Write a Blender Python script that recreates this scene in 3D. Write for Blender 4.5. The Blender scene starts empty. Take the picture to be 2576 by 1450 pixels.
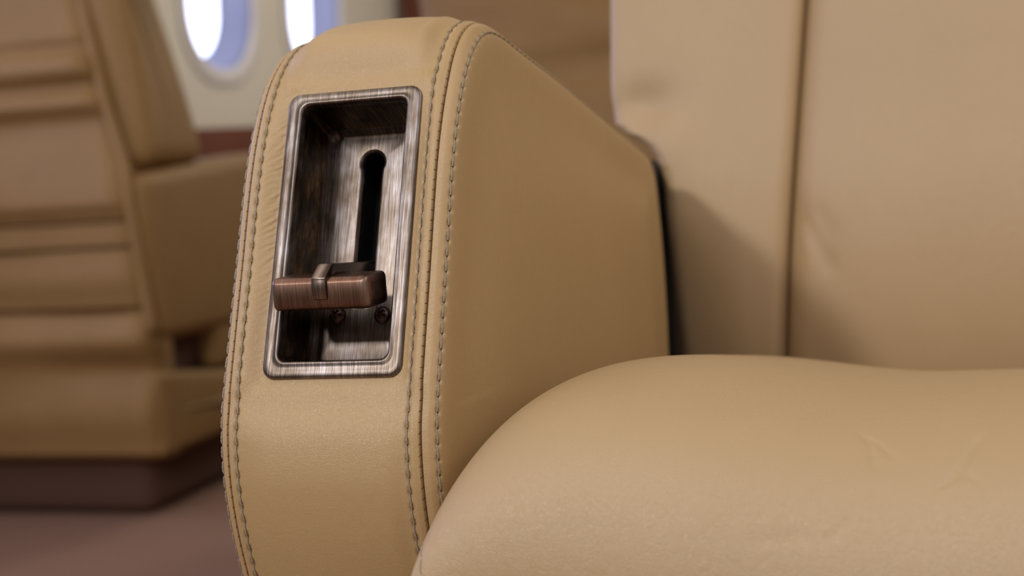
import bpy, bmesh, math, random
import numpy as np
from mathutils import Matrix, Vector
random.seed(3); rng = np.random.default_rng(5)
SC = bpy.context.scene; COL = SC.collection

# ------------------------------------------------------------------ camera
cam = bpy.data.cameras.new('camera'); camo = bpy.data.objects.new('camera', cam); COL.objects.link(camo)
SC.camera = camo
cx_ = Vector((0.9502, 0.3033, -0.0715)); cy_ = Vector((0.0369, 0.1182, 0.9923)); cz_ = Vector((0.3094, -0.9456, 0.1011))
CM = Matrix((cx_, cy_, cz_)).transposed().to_quaternion().normalized().to_matrix().to_4x4()
CM.translation = Vector((0, 0, 0.56)); camo.matrix_world = CM
cam.sensor_width = 36; cam.lens = 3768 / 2576 * 36; cam.clip_start = 0.02
cam.dof.use_dof = True; cam.dof.focus_distance = 0.522; cam.dof.aperture_fstop = 9.5

# ------------------------------------------------------------------ world + lights + exposure
W = bpy.data.worlds.new('world'); SC.world = W; W.use_nodes = True
W.node_tree.nodes['Background'].inputs[0].default_value = (1.0, 0.95, 0.9, 1)
W.node_tree.nodes['Background'].inputs[1].default_value = 0.42
def area(name, loc, target, sx, sy, power, col):
    l = bpy.data.lights.new(name, 'AREA'); l.shape = 'RECTANGLE'; l.size = sx; l.size_y = sy; l.energy = power; l.color = col
    o = bpy.data.objects.new(name, l); COL.objects.link(o); o.location = loc
    o.rotation_euler = (Vector(target) - Vector(loc)).to_track_quat('-Z', 'Y').to_euler(); return o
area('reading_light', (-0.72, -1.0, 1.46), (-0.2, 0.55, 0.5), 0.13, 0.14, 36, (1.0, 0.96, 0.94))
area('ceiling_light_front', (0.1, -0.55, 1.86), (0.1, 0.3, 0.4), 1.2, 0.8, 32, (0.86, 0.90, 1.0))
area('ceiling_light_left', (-1.0, 0.6, 1.86), (-1.0, 0.6, 0), 0.3, 2.6, 15, (1.0, 0.92, 0.80))
area('fill_light_right', (0.75, 0.7, 1.86), (0.3, 0.8, 0), 0.3, 3.4, 56, (1.0, 0.93, 0.82))  # added warm fill that brightens the armrest side
area('fill_light_aft', (-0.6, 3.6, 1.84), (-1.9, 3.4, 0.8), 0.3, 1.6, 60, (1.0, 0.95, 0.88))  # added fill aimed at the left wall, clear of the seat rears
area('window_light_left', (-1.80, 0.9, 1.0), (-0.2, 0.7, 0.5), 1.6, 0.35, 20, (0.50, 0.52, 1.0))
area('window_light_right', (1.55, -0.9, 1.1), (0.0, 0.6, 0.5), 1.4, 0.4, 14, (0.84, 0.86, 1.0))
SC.view_settings.view_transform = 'Standard'; SC.view_settings.look = 'None'
SC.view_settings.gamma = 1; SC.view_settings.use_curve_mapping = False
SC.view_settings.exposure = -1.30

# ------------------------------------------------------------------ materials
def srgb(r, g, b):
    f = lambda c: (c/255/12.92) if c/255 <= 0.04045 else ((c/255+0.055)/1.055)**2.4
    return (f(r), f(g), f(b), 1)
def newmat(name):
    m = bpy.data.materials.new(name); m.use_nodes = True
    nt = m.node_tree; return m, nt, nt.nodes['Principled BSDF'], nt.nodes, nt.links
def mixc(nt, fac, a, b):
    n = nt.nodes.new('ShaderNodeMix'); n.data_type = 'RGBA'
    if fac is not None: nt.links.new(fac, n.inputs[0])
    for s, v in ((6, a), (7, b)):
        if hasattr(v, 'is_output'): nt.links.new(v, n.inputs[s])
        else: n.inputs[s].default_value = v
    return n.outputs[2]
def ramp(nt, src, stops):
    r = nt.nodes.new('ShaderNodeValToRGB'); nt.links.new(src, r.inputs[0])
    e = r.color_ramp.elements
    while len(e) < len(stops): e.new(0.5)
    for k, (p, c) in enumerate(stops): e[k].position = p; e[k].color = c
    return r.outputs[0]
def leather(name, c1, c2, rough=0.42, grain=1900, strength=0.35, wr=None):
    m, nt, b, N, L = newmat(name)
    tc = N.new('ShaderNodeTexCoord')
    n1 = N.new('ShaderNodeTexNoise'); n1.inputs['Scale'].default_value = 14; n1.inputs['Detail'].default_value = 4
    L.new(tc.outputs['Object'], n1.inputs['Vector'])
    L.new(mixc(nt, n1.outputs[0], c1, c2), b.inputs['Base Color'])
    dist = N.new('ShaderNodeTexNoise'); dist.inputs['Scale'].default_value = grain*0.4; L.new(tc.outputs['Object'], dist.inputs['Vector'])
    mx = N.new('ShaderNodeMix'); mx.data_type = 'VECTOR'; mx.inputs[0].default_value = 0.0012
    L.new(tc.outputs['Object'], mx.inputs[4]); L.new(dist.outputs['Color'], mx.inputs[5])
    v = N.new('ShaderNodeTexVoronoi'); v.feature = 'DISTANCE_TO_EDGE'; v.inputs['Scale'].default_value = grain; L.new(mx.outputs[1], v.inputs['Vector'])
    vr = N.new('ShaderNodeMath'); vr.operation = 'POWER'; L.new(v.outputs['Distance'], vr.inputs[0]); vr.inputs[1].default_value = 0.5
    n2 = N.new('ShaderNodeTexNoise'); n2.inputs['Scale'].default_value = 260; n2.inputs['Detail'].default_value = 5; L.new(tc.outputs['Object'], n2.inputs['Vector'])
    ad = N.new('ShaderNodeMath'); ad.operation = 'MULTIPLY_ADD'; L.new(n2.outputs[0], ad.inputs[0]); ad.inputs[1].default_value = 1.6; L.new(vr.outputs[0], ad.inputs[2])
    if wr:
        d2 = N.new('ShaderNodeTexNoise'); d2.inputs['Scale'].default_value = 60; d2.inputs['Detail'].default_value = 3; L.new(tc.outputs['Object'], d2.inputs['Vector'])
        m2 = N.new('ShaderNodeMix'); m2.data_type = 'VECTOR'; m2.inputs[0].default_value = 0.02; L.new(tc.outputs['Object'], m2.inputs[4]); L.new(d2.outputs['Color'], m2.inputs[5])
        v2 = N.new('ShaderNodeTexVoronoi'); v2.feature = 'DISTANCE_TO_EDGE'; v2.inputs['Scale'].default_value = 130; L.new(m2.outputs[1], v2.inputs['Vector'])
        c2 = N.new('ShaderNodeMath'); c2.operation = 'SMOOTH_MIN'; L.new(v2.outputs['Distance'], c2.inputs[0]); c2.inputs[1].default_value = 0.18; c2.inputs[2].default_value = 0.1
        n5 = N.new('ShaderNodeTexNoise'); n5.inputs['Scale'].default_value = 18; L.new(tc.outputs['Object'], n5.inputs['Vector'])
        mk = N.new('ShaderNodeMapRange'); L.new(n5.outputs[0], mk.inputs[0]); mk.inputs[1].default_value = 0.42; mk.inputs[2].default_value = 0.62; mk.inputs[3].default_value = 0; mk.inputs[4].default_value = wr
        mm = N.new('ShaderNodeMath'); mm.operation = 'MULTIPLY'; L.new(c2.outputs[0], mm.inputs[0]); L.new(mk.outputs[0], mm.inputs[1])
        a2 = N.new('ShaderNodeMath'); a2.operation = 'ADD'; L.new(mm.outputs[0], a2.inputs[0]); L.new(ad.outputs[0], a2.inputs[1]); ad = a2
    bp = N.new('ShaderNodeBump'); bp.inputs['Strength'].default_value = strength; bp.inputs['Distance'].default_value = 0.00032
    L.new(ad.outputs[0], bp.inputs['Height']); L.new(bp.outputs[0], b.inputs['Normal'])
    rr = N.new('ShaderNodeMapRange'); L.new(n2.outputs[0], rr.inputs[0]); rr.inputs[3].default_value = rough-0.05; rr.inputs[4].default_value = rough+0.08
    L.new(rr.outputs[0], b.inputs['Roughness'])
    b.inputs['Specular IOR Level'].default_value = 0.75
    return m
LEA = leather('tan leather', srgb(187, 156, 110), srgb(177, 146, 100), rough=0.43)
LEAC = leather('tan leather cushion', srgb(187, 159, 119), srgb(177, 149, 109), rough=0.42, wr=2.6)
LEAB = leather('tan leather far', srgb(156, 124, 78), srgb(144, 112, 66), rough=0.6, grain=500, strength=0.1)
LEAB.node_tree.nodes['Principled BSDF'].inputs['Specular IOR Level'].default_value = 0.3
def metal(name, dark, mid, light, rough, sc, wear=0.5):
    m, nt, b, N, L = newmat(name)
    tc = N.new('ShaderNodeTexCoord'); mp = N.new('ShaderNodeMapping'); mp.inputs['Scale'].default_value = sc
    L.new(tc.outputs['Object'], mp.inputs[0])
    n1 = N.new('ShaderNodeTexNoise'); n1.inputs['Scale'].default_value = 1; n1.inputs['Detail'].default_value = 6; n1.inputs['Roughness'].default_value = 0.7; L.new(mp.outputs[0], n1.inputs['Vector'])
    n3 = N.new('ShaderNodeTexNoise'); n3.inputs['Scale'].default_value = 90; n3.inputs['Detail'].default_value = 3; L.new(tc.outputs['Object'], n3.inputs['Vector'])
    s = N.new('ShaderNodeMath'); s.operation = 'MULTIPLY_ADD'; L.new(n1.outputs[0], s.inputs[0]); s.inputs[1].default_value = 0.7; 
    s2 = N.new('ShaderNodeMath'); s2.operation = 'MULTIPLY'; L.new(n3.outputs[0], s2.inputs[0]); s2.inputs[1].default_value = 0.3; L.new(s2.outputs[0], s.inputs[2])
    c = ramp(nt, s.outputs[0], [(0.36, dark), (0.5, mid), (0.64, light)])
    g = N.new('ShaderNodeNewGeometry')
    pr = N.new('ShaderNodeMapRange'); L.new(g.outputs['Pointiness'], pr.inputs[0]); pr.inputs[1].default_value = 0.52; pr.inputs[2].default_value = 0.62; pr.inputs[4].default_value = wear
    L.new(mixc(nt, pr.outputs[0], c, (0.55, 0.48, 0.44, 1)), b.inputs['Base Color'])
    b.inputs['Metallic'].default_value = 1
    rr = N.new('ShaderNodeMapRange'); L.new(n1.outputs[0], rr.inputs[0]); rr.inputs[3].default_value = rough-0.08; rr.inputs[4].default_value = rough+0.12
    L.new(rr.outputs[0], b.inputs['Roughness'])
    bp = N.new('ShaderNodeBump'); bp.inputs['Strength'].default_value = 0.25; bp.inputs['Distance'].default_value = 0.0001
    L.new(n1.outputs[0], bp.inputs['Height']); L.new(bp.outputs[0], b.inputs['Normal'])
    return m
BRZ = metal('antique bronze', (0.06, 0.042, 0.028, 1), (0.155, 0.122, 0.098, 1), (0.33, 0.305, 0.31, 1), 0.36, (2600, 70, 70))
BRD = metal('patinated bronze with painted shade', (0.014, 0.008, 0.006, 1), (0.075, 0.045, 0.022, 1), (0.34, 0.20, 0.09, 1), 0.36, (2600, 60, 60), 0.8)  # patina streaks, plus pocket shade put into a darker bronze colour
GRP = metal('brushed copper bronze', (0.11, 0.055, 0.035, 1), (0.19, 0.105, 0.075, 1), (0.28, 0.19, 0.15, 1), 0.38, (2600, 70, 70))
ABR = metal('worn brown bronze', (0.05, 0.03, 0.02, 1), (0.13, 0.085, 0.06, 1), (0.30, 0.23, 0.20, 1), 0.28, (2600, 90, 90), 0.9)
def plain(name, col, rough=0.6, metallic=0, nscale=60, var=0.12, bump=0.0):
    m, nt, b, N, L = newmat(name)
    tc = N.new('ShaderNodeTexCoord'); n = N.new('ShaderNodeTexNoise'); n.inputs['Scale'].default_value = nscale; n.inputs['Detail'].default_value = 4
    L.new(tc.outputs['Object'], n.inputs['Vector'])
    a = tuple(x*(1-var) for x in col[:3])+(1,); d = tuple(min(1, x*(1+var)) for x in col[:3])+(1,)
    L.new(mixc(nt, n.outputs[0], a, d), b.inputs['Base Color'])
    b.inputs['Roughness'].default_value = rough; b.inputs['Metallic'].default_value = metallic
    if bump:
        bp = N.new('ShaderNodeBump'); bp.inputs['Strength'].default_value = 0.5; bp.inputs['Distance'].default_value = bump
        L.new(n.outputs[0], bp.inputs['Height']); L.new(bp.outputs[0], b.inputs['Normal'])
    return m
SCRM = plain('dark screw steel', (0.13, 0.085, 0.075, 1), 0.34, 1, 900)
BLK = plain('black housing and gap filler', (0.008, 0.008, 0.009, 1), 0.5)
DRK = plain('dark seam gap', srgb(74, 54, 34), 0.8, 0, 500)
THR = plain('grey brown thread', srgb(150, 138, 118), 0.6, 0, 3500, 0.5, 0.0002)
CREAM = plain('cabin wall lining', srgb(214, 207, 190), 0.55, 0, 8, 0.03)
RING = plain('window surround plastic', srgb(214, 208, 204), 0.4, 0, 8, 0.02)
REV = plain('window reveal plastic', srgb(140, 144, 166), 0.4, 0, 8, 0.02)
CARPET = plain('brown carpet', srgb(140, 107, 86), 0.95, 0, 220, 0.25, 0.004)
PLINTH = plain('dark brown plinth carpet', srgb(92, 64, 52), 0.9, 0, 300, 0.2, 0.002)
def woodmat():
    m, nt, b, N, L = newmat('red brown veneer'); tc = N.new('ShaderNodeTexCoord'); mp = N.new('ShaderNodeMapping'); mp.inputs['Scale'].default_value = (30, 3, 30)
    L.new(tc.outputs['Object'], mp.inputs[0]); n = N.new('ShaderNodeTexNoise'); n.inputs['Detail'].default_value = 6; L.new(mp.outputs[0], n.inputs['Vector'])
    L.new(ramp(nt, n.outputs[0], [(0.35, srgb(84, 36, 14)), (0.65, srgb(112, 52, 24))]), b.inputs['Base Color']); b.inputs['Roughness'].default_value = 0.6
    return m
WOOD = woodmat()
def glow(name, col, s):
    m, nt, b, N, L = newmat(name); b.inputs['Base Color'].default_value = (0.8, 0.85, 1, 1); b.inputs['Emission Color'].default_value = col; b.inputs['Emission Strength'].default_value = s
    return m
PANE = glow('daylit pane', (0.62, 0.68, 1.0, 1), 9.0)

# ------------------------------------------------------------------ mesh helpers
def empty(name, loc, label, cat, group=None):
    o = bpy.data.objects.new(name, None); COL.objects.link(o); o.location = loc; o.empty_display_size = 0.1
    o['label'] = label; o['category'] = cat
    if group: o['group'] = group
    return o
def rootpos(p):
    v = Vector((0, 0, 0))
    while p is not None: v = v + p.location; p = p.parent
    return v
def mesh(name, V, F, mat, parent=None, smooth=True, ang=None, label=None, mats=None, midx=None):
    off = rootpos(parent)
    V = np.asarray(V, float) - np.array(off)[None, :]
    me = bpy.data.meshes.new(name); me.from_pydata([tuple(v) for v in V], [], F)
    for mm in (mats or [mat]): me.materials.append(mm)
    if midx is not None: me.polygons.foreach_set('material_index', midx)
    me.validate()
    bm = bmesh.new(); bm.from_mesh(me); bmesh.ops.recalc_face_normals(bm, faces=bm.faces); bm.to_mesh(me); bm.free()
    me.polygons.foreach_set('use_smooth', [smooth]*len(me.polygons))
    if ang is not None: me.set_sharp_from_angle(angle=math.radians(ang))
    o = bpy.data.objects.new(name, me); COL.objects.link(o); o.parent = parent
    if label: o['label'] = label
    return o
def grid(A, closeu=False, closev=False, off=0, skip=None):
    n, m = A.shape[:2]; F = []
    for i in range(n if closeu else n-1):
        i2 = (i+1) % n
        for j in range(m if closev else m-1):
            if skip is not None and skip(i, j): continue
            j2 = (j+1) % m
            F.append((off+i*m+j, off+i*m+j2, off+i2*m+j2, off+i2*m+j))
    return A.reshape(-1, 3), F
def smooth01(t): t = np.clip(t, 0, 1); return t*t*(3-2*t)
def catmull(P, k=12, closed=False):
    P = np.asarray(P, float); n = len(P); out = []
    rngi = range(n) if closed else range(n-1)
    for i in rngi:
        if closed: a, b, c, d = P[i-1], P[i], P[(i+1) % n], P[(i+2) % n]
        else: a, b, c, d = P[max(i-1, 0)], P[i], P[i+1], P[min(i+2, n-1)]
        for t in np.arange(k)/k:
            out.append(0.5*((2*b)+(c-a)*t+(2*a-5*b+4*c-d)*t*t+(3*b-a-3*c+d)*t**3))
    if not closed: out.append(P[-1])
    return np.array(out)
def resample(P, n, closed=False):
    Q = np.vstack([P, P[:1]]) if closed else P
    s = np.r_[0, np.cumsum(np.linalg.norm(np.diff(Q, axis=0), axis=1))]
    t = np.linspace(0, s[-1], n, endpoint=not closed)
    return np.stack([np.interp(t, s, Q[:, k]) for k in range(Q.shape[1])], 1), s[-1]
def rbox(name, lo, hi, r, mat, parent=None, seg=3, label=None, fn=None):
    """rounded box, optionally deformed by fn on its vertices"""
    lo = np.array(lo, float); hi = np.array(hi, float)
    bm = bmesh.new(); bmesh.ops.create_cube(bm, size=1)
    for v in bm.verts: v.co = Vector((lo+hi)/2 + np.array(v.co)*(hi-lo))
    if r > 0: bmesh.ops.bevel(bm, geom=list(bm.edges), offset=r, segments=seg, profile=0.5, affect='EDGES')
    V = np.array([v.co[:] for v in bm.verts]); F = [[v.index for v in f.verts] for f in bm.faces]; bm.free()
    if fn is not None: V = fn(V)
    return mesh(name, V, F, mat, parent, ang=40, label=label)
def puffbox(name, lo, hi, r, puff, mat, parent=None, n=24, fn=None, label=None):
    """cushion-like block: cube-sphere style grid faces, rounded with radius r and bulged by puff"""
    lo = np.array(lo, float); hi = np.array(hi, float); c = (lo+hi)/2; h = (hi-lo)/2
    bm = bmesh.new(); bmesh.ops.create_cube(bm, size=2); bmesh.ops.subdivide_edges(bm, edges=list(bm.edges), cuts=n, use_grid_fill=True)
    V = np.array([v.co[:] for v in bm.verts]); F = [[v.index for v in f.verts] for f in bm.faces]; bm.free()
    V = np.sign(V)*np.sin(np.abs(V)*math.pi/2)
    P = V*h; inner = np.clip(P, -(h-r), h-r); d = P-inner; L = np.linalg.norm(d, axis=1, keepdims=True)+1e-9
    P = inner+d/L*np.minimum(L, r)
    q = np.prod([1-np.abs(V[:, [1, 0, 0][k]])**2.5 if 0 else np.ones(len(V)) for k in range(3)], axis=0)
    for k in range(3):
        o1, o2 = [(1, 2), (0, 2), (0, 1)][k]
        b = (1-np.abs(V[:, o1])**3)*(1-np.abs(V[:, o2])**3)
        P[:, k] += puff[k]*b*np.sign(V[:, k])*np.abs(V[:, k])**2
    P = P+c
    if fn is not None: P = fn(P)
    return mesh(name, P, F, mat, parent, label=label)
def extrude_outline(name, O, x0, x1, bev, mat, parent=None, label=None):
    """closed YZ outline extruded in X with a small bevel"""
    O = np.asarray(O, float); n = len(O)
    t = np.roll(O, -1, 0)-np.roll(O, 1, 0); t /= np.linalg.norm(t, axis=1, keepdims=True)
    nrm = np.stack([t[:, 1], -t[:, 0]], 1)
    area_ = 0.5*np.sum(O[:, 0]*np.roll(O[:, 1], -1)-np.roll(O[:, 0], -1)*O[:, 1])
    if area_ < 0: nrm = -nrm
    rings = []
    for x, e in ((x0, bev), (x0+bev*0.3, bev*0.3), (x0+bev, 0), (x1-bev, 0), (x1-bev*0.3, bev*0.3), (x1, bev)):
        rings.append(np.c_[np.full(n, x), O-nrm*e])
    V, F = grid(np.array(rings), closev=True)
    F = F+[list(range(n)), list(range(5*n, 6*n))[::-1]]
    return mesh(name, V, F, mat, parent, ang=35, label=label)

# ------------------------------------------------------------------ the setting
def struct(o, **k):
    o['kind'] = 'structure'; return o
XW = -1.90
struct(mesh('floor', [(-1.95, -2.2, 0), (1.7, -2.2, 0), (1.7, 4.85, 0), (-1.95, 4.85, 0)], [(0, 1, 2, 3)], CARPET))
def rrect(hw, hh, r, k=8):
    pts = []
    for (sx, sy, a0) in ((1, 1, 0), (-1, 1, 90), (-1, -1, 180), (1, -1, 270)):
        for i in range(k+1):
            a = math.radians(a0+90*i/k); pts.append((sx*(hw-r)+r*math.cos(a), sy*(hh-r)+r*math.sin(a)))
    return np.array(pts)
WIN = [1.66, 2.235, 2.81, 3.53-0.145, 3.96, 4.535-0.0]    # provisional centres along the cabin, set below
WIN = [3.53+0.575*k for k in (-5, -4, -3, -2, -1, 0, 1, 2)]
WZ = 1.02; WHH = 0.235; WHW = 0.17
def wall_x(z): return XW+0.10*max(0, z-0.75)**2       # side lining leans in as it rises
def make_side_wall():
    # flat strips between windows and filled frames around each window hole
    bm = bmesh.new()
    for yc in WIN[:-1]:
        hole = rrect(WHW+0.045, WHH+0.045, 0.19, 8); outer = []
        y0, y1, z0, z1 = yc-0.2875, yc+0.2875, 0.62, 1.55
        n = len(hole)
        for (a, b) in hole:
            s = max(abs(a)/0.2875, 1e-6); zz = (z1-WZ) if b > 0 else (WZ-z0); t = max(s, abs(b)/zz)
            outer.append((yc+a/t, WZ+b/t))
        # two rings: outer rectangle and hole edge
        r0 = [bm.verts.new((wall_x(z), y, z)) for y, z in outer]
        r1 = [bm.verts.new((wall_x(WZ+b*1.04), yc+a*1.04, WZ+b*1.04)) for a, b in hole]
        r2 = [bm.verts.new((wall_x(WZ+b), yc+a, WZ+b)) for a, b in hole]
        for ra, rb in ((r0, r1), (r1, r2)):
            for i in range(n): bm.faces.new((ra[i], ra[(i+1) % n], rb[(i+1) % n], rb[i]))
        # corner patches
        for sy, sz in ((1, 1), (-1, 1), (-1, -1), (1, -1)):
            c = bm.verts.new((wall_x(z1 if sz > 0 else z0), yc+sy*0.2875, z1 if sz > 0 else z0))
            q = [v for v in r0 if (v.co.y-yc)*sy > 0 and (v.co.z-WZ)*sz > 0]
            ed = sorted(q, key=lambda v: math.atan2(abs(v.co.z-WZ), abs(v.co.y-yc)))
            a = [v for v in ed if abs(abs(v.co.y-yc)-0.2875) < 1e-4]; b = [v for v in ed if v not in a]
            if a and b: bm.faces.new((a[-1], c, b[0]))
    V = np.array([v.co[:] for v in bm.verts]); bm.verts.index_update(); F = [[v.index for v in f.verts] for f in bm.faces]; bm.free()
    yb = WIN[0]-0.2875; ye = WIN[-1]+0.2875; ym = WIN[-1]-0.2875
    zs_ = np.linspace(0.62, 1.55, 14); k = len(V)
    V = np.vstack([V]+[[(wall_x(z), ym, z), (wall_x(z), ye, z)] for z in zs_]); F += [(k+2*i, k+2*i+1, k+2*i+3, k+2*i+2) for i in range(13)]
    k = len(V); V = np.vstack([V, [(XW, yb, 0), (XW, ye, 0), (XW, ye, 0.62), (XW, yb, 0.62)]]); F.append((k, k+1, k+2, k+3))
    return struct(mesh('wall_left', V, F, CREAM, smooth=False))
make_side_wall()
WIN = [w for w in WIN[:-1] if w > 0.6]
for k, yc in enumerate(WIN):
    n8 = 8
    rings = []
    for (d, x, r) in ((0.048, 0.004, 0.19), (0.034, 0.012, 0.18), (0.016, 0.012, 0.17), (0.0, 0.002, 0.155), (-0.006, -0.02, 0.15), (-0.016, -0.05, 0.145), (-0.030, -0.076, 0.135), (-0.034, -0.079, 0.13)):
        h = rrect(WHW+d, WHH+d, min(r, WHW+d-0.001), n8)
        rings.append([(wall_x(WZ+b)+x, yc+a, WZ+b) for a, b in h])
    A = np.array(rings); V, F = grid(A, closev=True)
    mi = [0 if (i // A.shape[1]) < 3 else 1 for i in range(len(F))]
    w = mesh('window_%d' % (k+1), V, F, None, mats=[RING, REV], midx=mi); w['kind'] = 'structure'
    ring = A[-1]; c = ring.mean(0)
    p = mesh('pane', np.vstack([ring, [c]]), [(i, (i+1) % len(ring), len(ring)) for i in range(len(ring))], PANE, w, smooth=False)
# wooden ledge band below the windows and lower lining
rb = rbox('trim_1', (XW-0.01, -1.2, 0.44), (XW+0.055, 4.8, 0.632), 0.006, WOOD); rb['kind'] = 'structure'
for nm, q in (('ceiling', [(-1.95, -2.2, 1.9), (1.7, -2.2, 1.9), (1.7, 4.85, 1.9), (-1.95, 4.85, 1.9)]), ('wall_right', [(1.7, -2.2, 0), (1.7, 4.85, 0), (1.7, 4.85, 1.9), (1.7, -2.2, 1.9)]),
              ('wall_front', [(-1.95, -2.2, 0), (1.7, -2.2, 0), (1.7, -2.2, 1.9), (-1.95, -2.2, 1.9)]), ('wall_left_upper', [(-1.84, -2.2, 1.54), (-1.84, 4.85, 1.54), (-1.6, 4.85, 1.9), (-1.6, -2.2, 1.9)])):
    struct(mesh(nm if nm != 'wall_left_upper' else 'trim_3', q, [(0, 1, 2, 3)], CREAM, smooth=False))
bk = mesh('wall_back', [(-1.95, 4.84, 0), (1.7, 4.84, 0), (1.7, 4.84, 1.9), (-1.95, 4.84, 1.9)], [(0, 1, 2, 3)], CREAM, smooth=False); bk['kind'] = 'structure'
po = rbox('trim_2', (XW+0.0, 4.72, 0.0), (XW+0.05, 4.80, 1.55), 0.004, WOOD, fn=lambda V: np.c_[V[:, 0]+0.10*np.clip(V[:, 2]-0.75, 0, 9)**2, V[:, 1], V[:, 2]]); po['kind'] = 'structure'

# ------------------------------------------------------------------ foreground seat
SEAT = empty('cabin_seat', (0.07, 0.60, 0), 'large tan leather cabin seat in the foreground with a bronze recline lever in its armrest', 'seat')
BC = np.array([-0.2244, 0.4944, 0.5290]); UU = np.array([0, 0.3907, 0.9205]); NN = np.array([0, 0.9205, -0.3907])
def FP(a, v, w):
    a, v, w = np.broadcast_arrays(a, v, w)
    return BC + a[..., None]*np.array([1., 0, 0]) + v[..., None]*UU + w[..., None]*NN
# profile of the armrest (Y, Z), clockwise seen from the right: up the front, over the top, down the back
prof = [(0.600, 0.300), (0.540, 0.318), (0.500, 0.352), (0.4790, 0.390), (0.4695, 0.4165), (0.4655, 0.4385), (0.4655, 0.455), (0.4678, 0.468), (0.4722, 0.4805),
        (0.4775, 0.4935), (0.4835, 0.508), (0.4895, 0.5225), (0.4955, 0.5375), (0.5022, 0.5530), (0.5095, 0.5668), (0.5180, 0.5795), (0.5275, 0.5900), (0.5400, 0.5985), (0.5548, 0.6028),
        (0.5720, 0.6015), (0.5950, 0.5965), (0.6500, 0.5850), (0.7170, 0.5695), (0.7640, 0.5585), (0.8020, 0.5500), (0.8260, 0.5430), (0.8370, 0.5320), (0.8410, 0.5180),
        (0.8450, 0.4950), (0.8465, 0.4720), (0.8460, 0.4490), (0.8430, 0.4200), (0.8350, 0.360), (0.820, 0.315), (0.76, 0.300), (0.68, 0.297)]
PR = catmull(prof, 16, True); NS = 640
PR, PLEN = resample(PR, NS, True)
for _ in range(6): PR = 0.5*PR+0.25*(np.roll(PR, 1, 0)+np.roll(PR, -1, 0))
tan = np.roll(PR, -1, 0)-np.roll(PR, 1, 0); tan /= np.linalg.norm(tan, axis=1, keepdims=True)
inn = np.stack([tan[:, 1], -tan[:, 0]], 1)      # inward normal (path goes up the front: tangent +Z -> inward +Y)
for _ in range(10): inn = 0.5*inn+0.25*(np.roll(inn, 1, 0)+np.roll(inn, -1, 0))
inn /= np.linalg.norm(inn, axis=1, keepdims=True)
# face coordinates of each path sample
PV = (PR[:, 0]-BC[1])*UU[1]+(PR[:, 1]-BC[2])*UU[2]
PW = (PR[:, 0]-BC[1])*NN[1]+(PR[:, 1]-BC[2])*NN[2]
SEC = np.array([(-0.0440, 0.0200), (-0.0440, 0.0120), (-0.0437, 0.0080), (-0.0430, 0.0048), (-0.0415, 0.0024), (-0.0394, 0.0008), (-0.0370, -0.0002), (-0.0345, -0.0006), (-0.031, -0.0010), (-0.026, -0.0012), (0, -0.0012),
                (0.0262, -0.0012), (0.0306, -0.0010), (0.0330, -0.0006), (0.0354, 0.0000), (0.0378, 0.0008), (0.0400, 0.0021), (0.0414, 0.0042), (0.0420, 0.0072), (0.0422, 0.0110), (0.0422, 0.0190)])
A_SEAML, A_SEAMR = -0.0384, 0.0352
A_R1L, A_R1R = -0.0346, 0.0306
R2L = (-0.0424, 0.0036); R2R = (0.0403, 0.0024)
sec = catmull(SEC, 10)
# parameter along section = arc length, denser near seams
sl = np.r_[0, np.cumsum(np.linalg.norm(np.diff(sec, axis=0), axis=1))]
def sec_at(t): return np.interp(t, sl, sec[:, 0]), np.interp(t, sl, sec[:, 1])
def t_of_a(a, right):
    m = sec[:, 1] < 0.0065
    idx = np.where(m)[0]; return np.interp(a, sec[idx, 0], sl[idx])
def t_near(p): return sl[np.argmin(np.linalg.norm(sec-np.array(p), axis=1))]
T_SL, T_SR, T_1L, T_1R = (t_of_a(x, 0) for x in (A_SEAML, A_SEAMR, A_R1L, A_R1R)); T_2L = t_near(R2L); T_2R = t_near(R2R)
HOLE = (-0.0245, 0.0250, -0.0510, 0.0540)   # a0,a1,v0,v1
TH0, TH1 = t_of_a(HOLE[0], 0), t_of_a(HOLE[1], 0)
ts = [np.linspace(0, T_2L-0.001, 10), np.linspace(T_2L-0.001, T_SL-0.0012, 14), np.linspace(T_SL-0.0012, T_SL+0.0012, 15), np.linspace(T_SL+0.0012, T_1L+0.001, 12), np.linspace(T_1L+0.001, TH0, 22),
      np.linspace(TH0, TH1, 64), np.linspace(TH1, T_1R-0.001, 14), np.linspace(T_1R-0.001, T_SR-0.0012, 12), np.linspace(T_SR-0.0012, T_SR+0.0012, 15), np.linspace(T_SR+0.0012, T_2R+0.001, 16), np.linspace(T_2R+0.001, sl[-1], 12)]
TS = np.unique(np.round(np.concatenate(ts), 7))
def bump1(t, c, w): return np.exp(-((t-c)/w)**2)
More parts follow.
